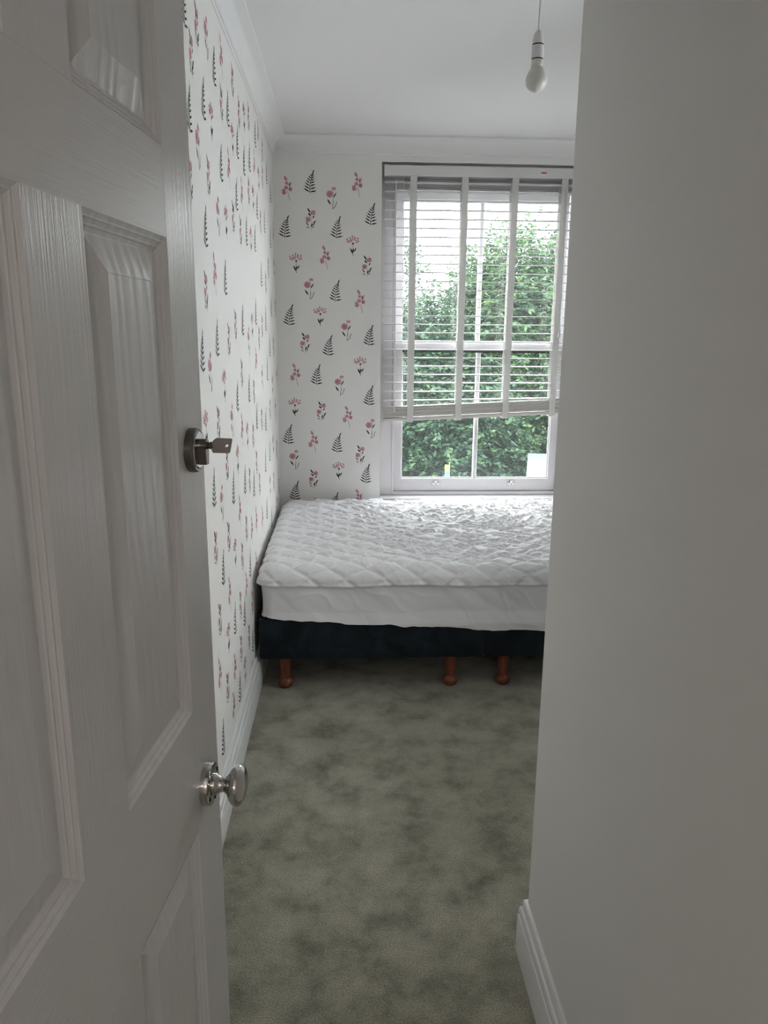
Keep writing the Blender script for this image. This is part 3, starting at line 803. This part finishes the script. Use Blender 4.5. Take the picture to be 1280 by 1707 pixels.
# =================================================================== THE BED
def divan(x0, x1, label):
    cx, cy_ = (x0 + x1) / 2, 3.595
    b = tag(empty('divan_base', (cx, cy_, 0)), label, 'bed base', 'divan halves')
    hw, hl = (x1 - x0) / 2, 0.672
    mk('body', box(-hw, hw, -hl, hl, 0.146, 0.326, 0.014), M['velvet'], b, True, None, 40)
    mk('base_cloth', box(-hw + 0.03, hw - 0.03, -hl + 0.03, hl - 0.03, 0.141, 0.147), M['black'], b)
    prof = [(0.018, 0.0), (0.026, 0.003), (0.0325, 0.012), (0.0340, 0.022), (0.0315, 0.033), (0.0240, 0.0415), (0.0205, 0.045), (0.0235, 0.0500), (0.0215, 0.055),
            (0.0210, 0.062), (0.0225, 0.080), (0.0250, 0.105), (0.0265, 0.128), (0.0270, 0.148)]
    for lx0 in (-hw + 0.103, hw - 0.135) if x0 < 0 else (-hw + 0.092, hw - 0.103):
        for ly in (-hl + 0.055, hl - 0.075):
            mk('leg', xf(lathe(prof, 28), Matrix.Translation((lx0, ly, 0.001))), M['leg'], b, True, None, 60)
    return b
divan(-0.369, 0.5775, 'midnight blue velvet bed base half against the papered side wall')
divan(0.5800, 1.5300, 'midnight blue velvet bed base half nearer the right, partly hidden by the near wall')

def rounded(x0, x1, y0, y1, zb, z1, r, step, hem=None, disp=None, caps=False):
    """box surface with rounded upright and top edges, open below, as one welded grid"""
    nx = int((x1 - x0) / step); ny = int((y1 - y0) / step); nz_ = max(6, int((z1 - zb) / step))
    pts = []; idx = {}; F = []
    def add(key):
        if key not in idx:
            idx[key] = len(pts); pts.append(key)
        return idx[key]
    for i in range(nx):
        for j in range(ny):
            F.append(tuple(add(k) for k in ((i, j, 0), (i + 1, j, 0), (i + 1, j + 1, 0), (i, j + 1, 0))))
    for k in range(nz_):
        for i in range(nx):
            F.append(tuple(add(q) for q in ((i, 0, k), (i, 0, k + 1), (i + 1, 0, k + 1), (i + 1, 0, k))))
            F.append(tuple(add(q) for q in ((i, ny, k), (i + 1, ny, k), (i + 1, ny, k + 1), (i, ny, k + 1))))
        for j in range(ny):
            F.append(tuple(add(q) for q in ((0, j, k), (0, j + 1, k), (0, j + 1, k + 1), (0, j, k + 1))))
            F.append(tuple(add(q) for q in ((nx, j, k), (nx, j, k + 1), (nx, j + 1, k + 1), (nx, j + 1, k))))
    A = np.array(pts, float)
    X = x0 + (x1 - x0) * A[:, 0] / nx
    Y = y0 + (y1 - y0) * A[:, 1] / ny
    v = A[:, 2] / nz_
    H = hem(X, Y) if hem is not None else np.full_like(X, zb)
    Z = z1 + (H - z1) * v
    qx = np.clip(X, x0 + r, x1 - r); qy = np.clip(Y, y0 + r, y1 - r); qz = np.minimum(Z, z1 - r)
    D = np.stack([X - qx, Y - qy, Z - qz], 1)
    D /= np.linalg.norm(D, axis=1)[:, None]
    P = np.stack([qx, qy, qz], 1) + r * D
    down = z1 - Z
    S = X + np.where(A[:, 0] == 0, -down, 0) + np.where(A[:, 0] == nx, down, 0)
    Tt = Y + np.where(A[:, 1] == 0, -down, 0) + np.where(A[:, 1] == ny, down, 0)
    if disp is not None:
        P = P + D * disp(S, Tt, down, X, Y)[:, None]
    if caps: F.append(tuple(idx[q] for q in [(i, 0, nz_) for i in range(nx)] + [(nx, j, nz_) for j in range(ny)] + [(i, ny, nz_) for i in range(nx, 0, -1)] + [(0, j, nz_) for j in range(ny, 0, -1)])[::-1])
    return P, F

MX0, MX1, MY0, MY1, MZ = -0.364, 1.528, 2.910, 4.228, 0.545
mt = mk('mattress', rounded(MX0 + 0.03, MX1 - 0.03, MY0 + 0.036, MY1 - 0.03, 0.327, MZ - 0.022, 0.05, 0.05, caps=True), M['ticking'], smooth=True)
tag(mt, 'grey mattress edge showing under the white cover at the wall corner', 'mattress')

def hemline(X, Y):
    t = np.clip((X - MX0) / 1.2, 0, 1)
    z = 0.338 - 0.072 * t ** 0.8
    z = z + 0.006 * vnoise(X * 9, X * 0 + 0.5, 3) + 0.004 * vnoise(X * 26, X * 0 + 1.5, 4)
    z = z + 0.012 * np.exp(-((X - 0.17) / 0.05) ** 2) 
    side = (X <= MX0 + 1e-6)
    return np.where(side, 0.335, z)

def quilt(S, Tt, down, X, Y):
    # sewn diamonds
    wx = S + 0.012 * vnoise(S * 7, Tt * 7, 1); wy = Tt + 0.012 * vnoise(S * 7, Tt * 7, 2)
    a = wx / 0.150 + wy / 0.125; b = wx / 0.150 - wy / 0.125
    da = np.abs(a - np.round(a)); db = np.abs(b - np.round(b))
    d = np.minimum(da, db)
    puff = 0.0068 * (1 - np.exp(-(d / 0.13) ** 2)) + 0.004 * (np.sin(np.pi * (da)) * np.sin(np.pi * (db)))
    # gathered creases
    u1 = S * 0.80 + Tt * 0.60; v1 = -S * 0.60 + Tt * 0.80
    u2 = S * 0.90 - Tt * 0.45; v2 = S * 0.45 + Tt * 0.90
    g = 0.05 * vnoise(S * 5, Tt * 5, 7)
    r1 = 1 - np.abs(vnoise(u1 * 9 + g * 20, v1 * 30 + g * 30, 5)) * 2
    r2 = 1 - np.abs(vnoise(u2 * 8 - g * 20, v2 * 28 + g * 30, 6)) * 2
    r3 = 1 - np.abs(vnoise(S * 22 + 7, Tt * 40 + g * 30, 8)) * 2
    cre = np.maximum(r1, 0) ** 2.5 + np.maximum(r2, 0) ** 2.5 + 0.6 * np.maximum(r3, 0) ** 2
    back = np.clip((Y - MY0) / (MY1 - MY0), 0, 1); right = np.clip((X - MX0) / 0.9, 0, 1)
    amp = 0.0020 + 0.0085 * back ** 0.6 * right ** 0.7
    big = 0.006 * vnoise(S * 3.2, Tt * 3.2, 9)
    top = puff * (1 - 0.45 * back * right) + cre * amp + big + 0.012 * np.clip(back - 0.75, 0, 1) * 4 * right * (0.5 + 0.5 * vnoise(S * 6, Tt * 0 + 3, 12))
    # plain skirt
    sk = 0.0045 * vnoise(S * 5, down * 5 + Tt * 4, 10) + 0.0030 * vnoise(S * 16 + Tt * 16, down * 9, 11) + 0.0020 * np.maximum(1 - 2 * np.abs(vnoise(S * 11 + Tt * 11 + down * 6, down * 14, 13)), 0) ** 2
    sk = sk - 0.006 - 0.010 * np.clip((down - 0.075) / 0.2, 0, 1) + 0.014 * np.clip((down - 0.19) / 0.05, 0, 1)
    seam = 0.076 + 0.006 * vnoise(S * 4, Tt * 4, 15)
    w = 1 / (1 + np.exp(-(down - seam) / 0.0022))
    roll = 0.0035 * np.exp(-((down - seam + 0.006) / 0.006) ** 2)
    return top * (1 - w) + sk * w + roll
pr = mk('mattress_protector', rounded(MX0, MX1, MY0, MY1, 0.26, MZ, 0.055, 0.0046, hemline, quilt), M['sheet'], smooth=True)
tag(pr, 'rumpled white quilted mattress protector pulled over the bed', 'bedding')

# =================================================================== THE PENDANT
pd = tag(empty('pendant_light', (0.519, 2.235, ZC)), 'bare opal bulb in a white lampholder hanging on a flex', 'pendant light')
def pz(z): return z - ZC
mk('ceiling_rose', lathe([(0.020, pz(2.462)), (0.036, pz(2.468)), (0.040, pz(2.478)), (0.040, pz(ZC))], 32), M['plastic'], pd, True, None, 40)
mk('flex', tube([(0.001, 0, pz(2.465)), (0.0015, 0, pz(2.38)), (0.0, 0, pz(2.27))], 0.0028, 8), M['plastic'], pd, True)
hold = mk('lampholder', lathe([(0.0165, pz(2.2065)), (0.0165, pz(2.2365)), (0.0160, pz(2.2385))], 28), M['plastic'], pd, True, None, 40)
mk('holder_cap', lathe([(0.0152, pz(2.2420)), (0.0155, pz(2.2440)), (0.0148, pz(2.2530)), (0.0125, pz(2.2640)), (0.0085, pz(2.2730)), (0.0035, pz(2.2765))], 28), M['plastic'], hold, True, None, 50)
mk('shade_ring', lathe([(0.0150, pz(2.2380)), (0.0150, pz(2.2425))], 28), M['black'], hold, True)
mk('skirt_gap', lathe([(0.0150, pz(2.2035)), (0.0150, pz(2.2070))], 28), M['black'], hold, True)
bprof = [(0.0005, 2.1225), (0.008, 2.1235), (0.016, 2.1275), (0.0230, 2.1340), (0.0275, 2.1420), (0.0297, 2.1510), (0.0290, 2.1590), (0.0262, 2.1670), (0.0225, 2.1740), (0.0188, 2.1805), (0.0162, 2.1855)]
blb = mk('bulb', lathe([(r, pz(z)) for r, z in bprof], 36), M['bulb'], pd, True)
mk('bulb_collar', lathe([(0.0162, pz(2.1853)), (0.0160, pz(2.1900)), (0.0152, pz(2.2040))], 30), M['bulbcap'], blb, True)

# fill lamp added on the landing, unseen behind the viewer: globe on a bracket
lamp = tag(empty('added_wall_lamp', (0.05, -1.8, 1.72)), 'white globe lamp added on the landing as fill light, out of view', 'added lamp')
glm = mat('added_lamp_globe', (0.9, 0.9, 0.9), 0.4)
_b = nodes(glm)[2]
_b.inputs['Emission Color'].default_value = (1.0, 0.92, 0.90, 1)
_b.inputs['Emission Strength'].default_value = ADDED_LAMP
mk('globe', xf(lathe([(0.002, -0.13), (0.06, -0.118), (0.105, -0.08), (0.13, 0.0), (0.105, 0.08), (0.06, 0.118), (0.04, 0.126)], 28), Matrix.Translation((0, 0.20, 0.06))), glm, lamp, True)
mk('plate', xf(lathe([(0.06, 0.0), (0.058, 0.012), (0.04, 0.018)], 28), Matrix.Rotation(-math.pi / 2, 4, 'X')), M['plastic'], lamp, True, None, 40)
mk('bracket', tube([(0, 0.012, 0), (0, 0.10, -0.10), (0, 0.20, -0.07)], 0.011, 10), M['plastic'], lamp, True)

# =================================================================== OUTSIDE
GZ = -3.1
g = mk('garden_ground', box(-30, 40, 4.8, 70, GZ - 0.3, GZ), M['grass'])
tag(g, 'grass verge under the trees outside the window', None, None, 'structure')
rd = mk('road', box(-30, 40, 6.0, 11.6, GZ - 0.05, GZ + 0.02), M['tarmac'])
tag(rd, 'dark road outside the window', None, None, 'structure')

def leaves(rng, cen, rad, n, ln, wd, shell=0.35, lower=-1.0):
    """leaf blades gathered in sprays over a lumpy ellipsoid; returns vertex and face arrays"""
    per = 14
    ns = n // per
    d = rng.normal(size=(ns, 3)); d /= np.linalg.norm(d, axis=1)[:, None]
    d = d[d[:, 2] > lower]; ns = len(d)
    lump = 1 + 0.16 * np.sin(d[:, 0] * 5 + cen[0]) * np.cos(d[:, 2] * 6 + cen[2]) + 0.10 * np.sin(d[:, 1] * 11 + d[:, 2] * 9)
    rr_ = (1 - shell * rng.random(ns) ** 1.6) * lump + 0.06 * (rng.random(ns) < 0.12) * rng.random(ns) * 2
    base = np.array(cen) + d * rr_[:, None] * np.array(rad)
    tw = d * 0.8 + rng.normal(size=(ns, 3)) * 0.55 + np.array([0, 0, -0.15])
    tw /= np.linalg.norm(tw, axis=1)[:, None]
    tl = ln * per * 0.33
    t = (np.arange(per) + 0.5) / per
    B = base[:, None, :] + tw[:, None, :] * (t[None, :, None] * tl)
    s = np.where(np.arange(per) % 2 == 0, 1.0, -1.0)
    up = np.array([0, 0, 1.0])
    side = np.cross(tw, up); side /= (np.linalg.norm(side, axis=1)[:, None] + 1e-6)
    dirs = tw[:, None, :] * 0.55 + side[:, None, :] * s[None, :, None] * 0.8 + rng.normal(size=(ns, per, 3)) * 0.30 + np.array([0, 0, -0.25])
    dirs /= np.linalg.norm(dirs, axis=2)[:, :, None]
    nor = up + rng.normal(size=(ns, per, 3)) * 0.55 + d[:, None, :] * 0.35
    wv = np.cross(dirs, nor); wv /= (np.linalg.norm(wv, axis=2)[:, :, None] + 1e-6)
    sc = rng.uniform(0.7, 1.25, size=(ns, per, 1))
    L_, W_ = ln * sc, wd * sc
    p0 = B; p1 = B + dirs * L_ * 0.45 + wv * W_ * 0.5; p2 = B + dirs * L_; p3 = B + dirs * L_ * 0.45 - wv * W_ * 0.5
    V = np.stack([p0, p1, p2, p3], 2).reshape(-1, 3)
    k = np.arange(ns * per) * 4
    F = np.stack([k, k + 1, k + 2, k + 3], 1)
    return V, F

def fast_mesh(name, V, F, mats, fm=None):
    me = bpy.data.meshes.new(name)
    me.vertices.add(len(V)); me.vertices.foreach_set('co', np.asarray(V, np.float32).ravel())
    me.loops.add(F.size); me.loops.foreach_set('vertex_index', F.ravel().astype(np.int32))
    me.polygons.add(len(F)); me.polygons.foreach_set('loop_start', np.arange(0, F.size, 4, dtype=np.int32))
    for m in mats: me.materials.append(m)
    if fm is not None: me.polygons.foreach_set('material_index', fm.astype(np.int32))
    me.update(); me.validate()
    return me

def tree(name, label, base, blobs, seed, mats, ln, wd, trunk_r, group=None):
    rng = np.random.default_rng(seed)
    t = tag(empty(name, base), label, 'tree', group)
    Vs, Fs, fm = [], [], []
    n0 = 0
    for (c, r, n) in blobs:
        V, F = leaves(rng, c, r, n, ln, wd)
        Vs.append(V); Fs.append(F + n0); n0 += len(V)
        fm.append((rng.random(len(F)) < 0.25).astype(int))
    V = np.concatenate(Vs) - np.array(base); F = np.concatenate(Fs)
    o = put('foliage', fast_mesh('foliage', V, F, mats, np.concatenate(fm)), t)
    o['kind'] = 'stuff'
    top = max(b[0][2] for b in blobs) - base[2]
    pts = [(0, 0, 0), (0.06, 0.02, top * 0.35), (-0.05, 0.05, top * 0.7), (0.03, 0, top)]
    mk('trunk', tube(pts, [trunk_r, trunk_r * 0.8, trunk_r * 0.55, trunk_r * 0.2], 10), M['bark'], t, True)
    for (c, r, n) in blobs[:5]:
        e = np.array(c) - np.array(base)
        mk('branch', tube([(0.03, 0, top * 0.35), tuple(e * 0.5 + np.array([0, 0, top * 0.18])), tuple(e)], [trunk_r * 0.5, trunk_r * 0.32, trunk_r * 0.08], 7), M['bark'], t, True)
    return t

LA, LB = [M['leafA'], M['leafB']], [M['leafB'], M['leafA']]
tree('broadleaf_tree', 'tall leafy tree outside the right-hand panes, its top against the sky', (3.7, 15.6, GZ),
     [((3.55, 15.5, 1.1), (1.15, 1.3, 2.05), 40000), ((2.65, 15.0, 0.9), (0.8, 0.9, 1.75), 22000), ((4.6, 15.4, 0.8), (1.1, 1.2, 2.0), 22000),
      ((3.2, 14.9, -0.9), (1.4, 1.2, 1.5), 22000), ((4.4, 14.8, -1.2), (1.2, 1.1, 1.4), 18000), ((3.6, 15.3, 2.5), (0.7, 0.7, 0.9), 5000)],
     3, LA, 0.105, 0.055, 0.16)
tree('broadleaf_tree', 'lower rounded tree outside the left-hand panes', (1.5, 14.4, GZ),
     [((1.55, 14.4, 0.4), (0.95, 1.0, 1.6), 26000), ((0.6, 14.2, -0.1), (0.9, 1.0, 1.7), 20000), ((2.2, 13.9, -0.7), (0.9, 0.95, 1.5), 20000), ((1.6, 13.7, -1.7), (1.4, 1.0, 1.0), 18000)],
     5, LB, 0.100, 0.052, 0.14)
tree('slender_tree', 'thin tree whose twigs rise above the others at the far left of the glass', (1.1, 17.0, GZ),
     [((1.28, 17.0, 1.7), (0.28, 0.4, 1.5), 2200), ((0.8, 17.0, 0.2), (0.9, 0.8, 1.7), 12000)], 8, LB, 0.11, 0.055, 0.08)
tree('broadleaf_tree', 'broad dark tree mass behind the other trees', (3.2, 20.5, GZ),
     [((2.0, 20.5, -0.4), (2.0, 1.5, 2.0), 20000), ((4.9, 20.8, 0.3), (2.0, 1.6, 2.4), 24000), ((-0.6, 20.8, -0.6), (2.2, 1.5, 1.9), 12000), ((2.6, 20, -2.0), (4.0, 1.2, 1.4), 16000)],
     9, LB, 0.14, 0.075, 0.18)
tree('broadleaf_tree', 'large tree standing out to the right of the view', (8.2, 16.5, GZ),
     [((8.2, 16.5, 1.0), (2.2, 1.8, 2.6), 18000), ((7.0, 16.0, -0.8), (1.6, 1.4, 1.8), 10000)], 12, LA, 0.16, 0.08, 0.18)
tree('broadleaf_tree', 'large tree standing out to the left of the view', (-3.0, 16.5, GZ),
     [((-3.0, 16.5, -0.2), (2.2, 1.8, 2.2), 16000), ((-1.2, 16.2, -1.2), (1.6, 1.4, 1.6), 10000)], 13, LB, 0.16, 0.08, 0.18)
# hedge in front of the trees
rng = np.random.default_rng(21)
hd = tag(empty('hedge', (2.0, 13.3, GZ)), 'dark leafy hedge along the road below the trees', 'hedge')
Vs, Fs, n0 = [], [], 0
for k in range(16):
    V, F = leaves(rng, (-3.0 + k * 0.75, 13.3 + 0.15 * math.sin(k * 2.1), -1.9 + 0.22 * math.sin(k * 1.7)), (0.75, 0.6, 1.15), 3000, 0.10, 0.055)
    Vs.append(V); Fs.append(F + n0); n0 += len(V)
F = np.concatenate(Fs)
o = put('foliage', fast_mesh('foliage', np.concatenate(Vs) - np.array((2.0, 13.3, GZ)), F, LB, (rng.random(len(F)) < 0.3).astype(int)), hd)
o['kind'] = 'stuff'
for k in range(6):
    mk('stem', tube([(-4.4 + k * 1.8, 0, 0), (-4.36 + k * 1.8, 0.03, 1.3)], [0.05, 0.02], 7), M['bark'], hd)

# the roadside things: a sign and a white box van
sg = tag(empty('roadside_sign', (1.362, 10.0, GZ)), 'small lime and blue sign on a post by the road', 'sign')
mk('post', tube([(0, 0.03, 0), (0, 0.03, 2.80)], 0.018, 8), M['vangrey'], sg)
mk('upper_board', box(-0.034, 0.034, -0.02, 0.0, 2.775, 2.875, 0.004), M['signY'], sg)
mk('lower_board', box(-0.036, 0.036, -0.02, 0.0, 2.40, 2.773, 0.004), M['signB'], sg)
mk('finial', tube([(0.028, -0.01, 2.874), (0.03, -0.01, 2.91)], 0.006, 8), M['vanwhite'], sg)
vn = tag(empty('box_van', (4.18, 10.8, GZ), (0, 0, math.radians(-14))), 'white box van parked by the hedge, only its corner in view', 'van')
mk('cargo_box', box(-1.46, 1.5, -0.98, 0.98, 0.55, 2.68, 0.03), M['vanwhite'], vn)
mk('roof_edge', box(-1.48, 1.52, -1.0, 1.0, 2.66, 2.71, 0.015), M['vangrey'], vn)
mk('vent_plate', box(-1.40, -1.36, -0.99, -0.975, 2.50, 2.58, 0.003), M['vangrey'], vn)
V = [(1.5, y, z) for y in (-0.9, 0.9) for z in (0.45, 2.0)] + [(2.3, y, 2.0) for y in (-0.9, 0.9)] + [(2.9, y, 1.2) for y in (-0.9, 0.9)] + [(3.1, y, 1.1) for y in (-0.9, 0.9)] + [(3.15, y, 0.45) for y in (-0.9, 0.9)]
cab = mk('cab', (V, [(0, 1, 4, 6, 8, 10), (2, 11, 9, 7, 5, 3), (1, 3, 5, 4), (4, 5, 7, 6), (6, 7, 9, 8), (8, 9, 11, 10), (0, 10, 11, 2), (0, 2, 3, 1)]), M['vanwhite'], vn)
fix_normals(cab.data)
for wx in (-0.8, 2.4):
    for wy in (-0.95, 0.75):
        w = mk('wheel', xf(lathe([(0.18, 0), (0.34, 0.0), (0.36, 0.04), (0.36, 0.16), (0.34, 0.2), (0.18, 0.2)], 24), Matrix.Translation((wx, wy + 0.2, 0.38)) @ Matrix.Rotation(math.pi / 2, 4, 'X')), M['tyre'], vn, True, None, 40)
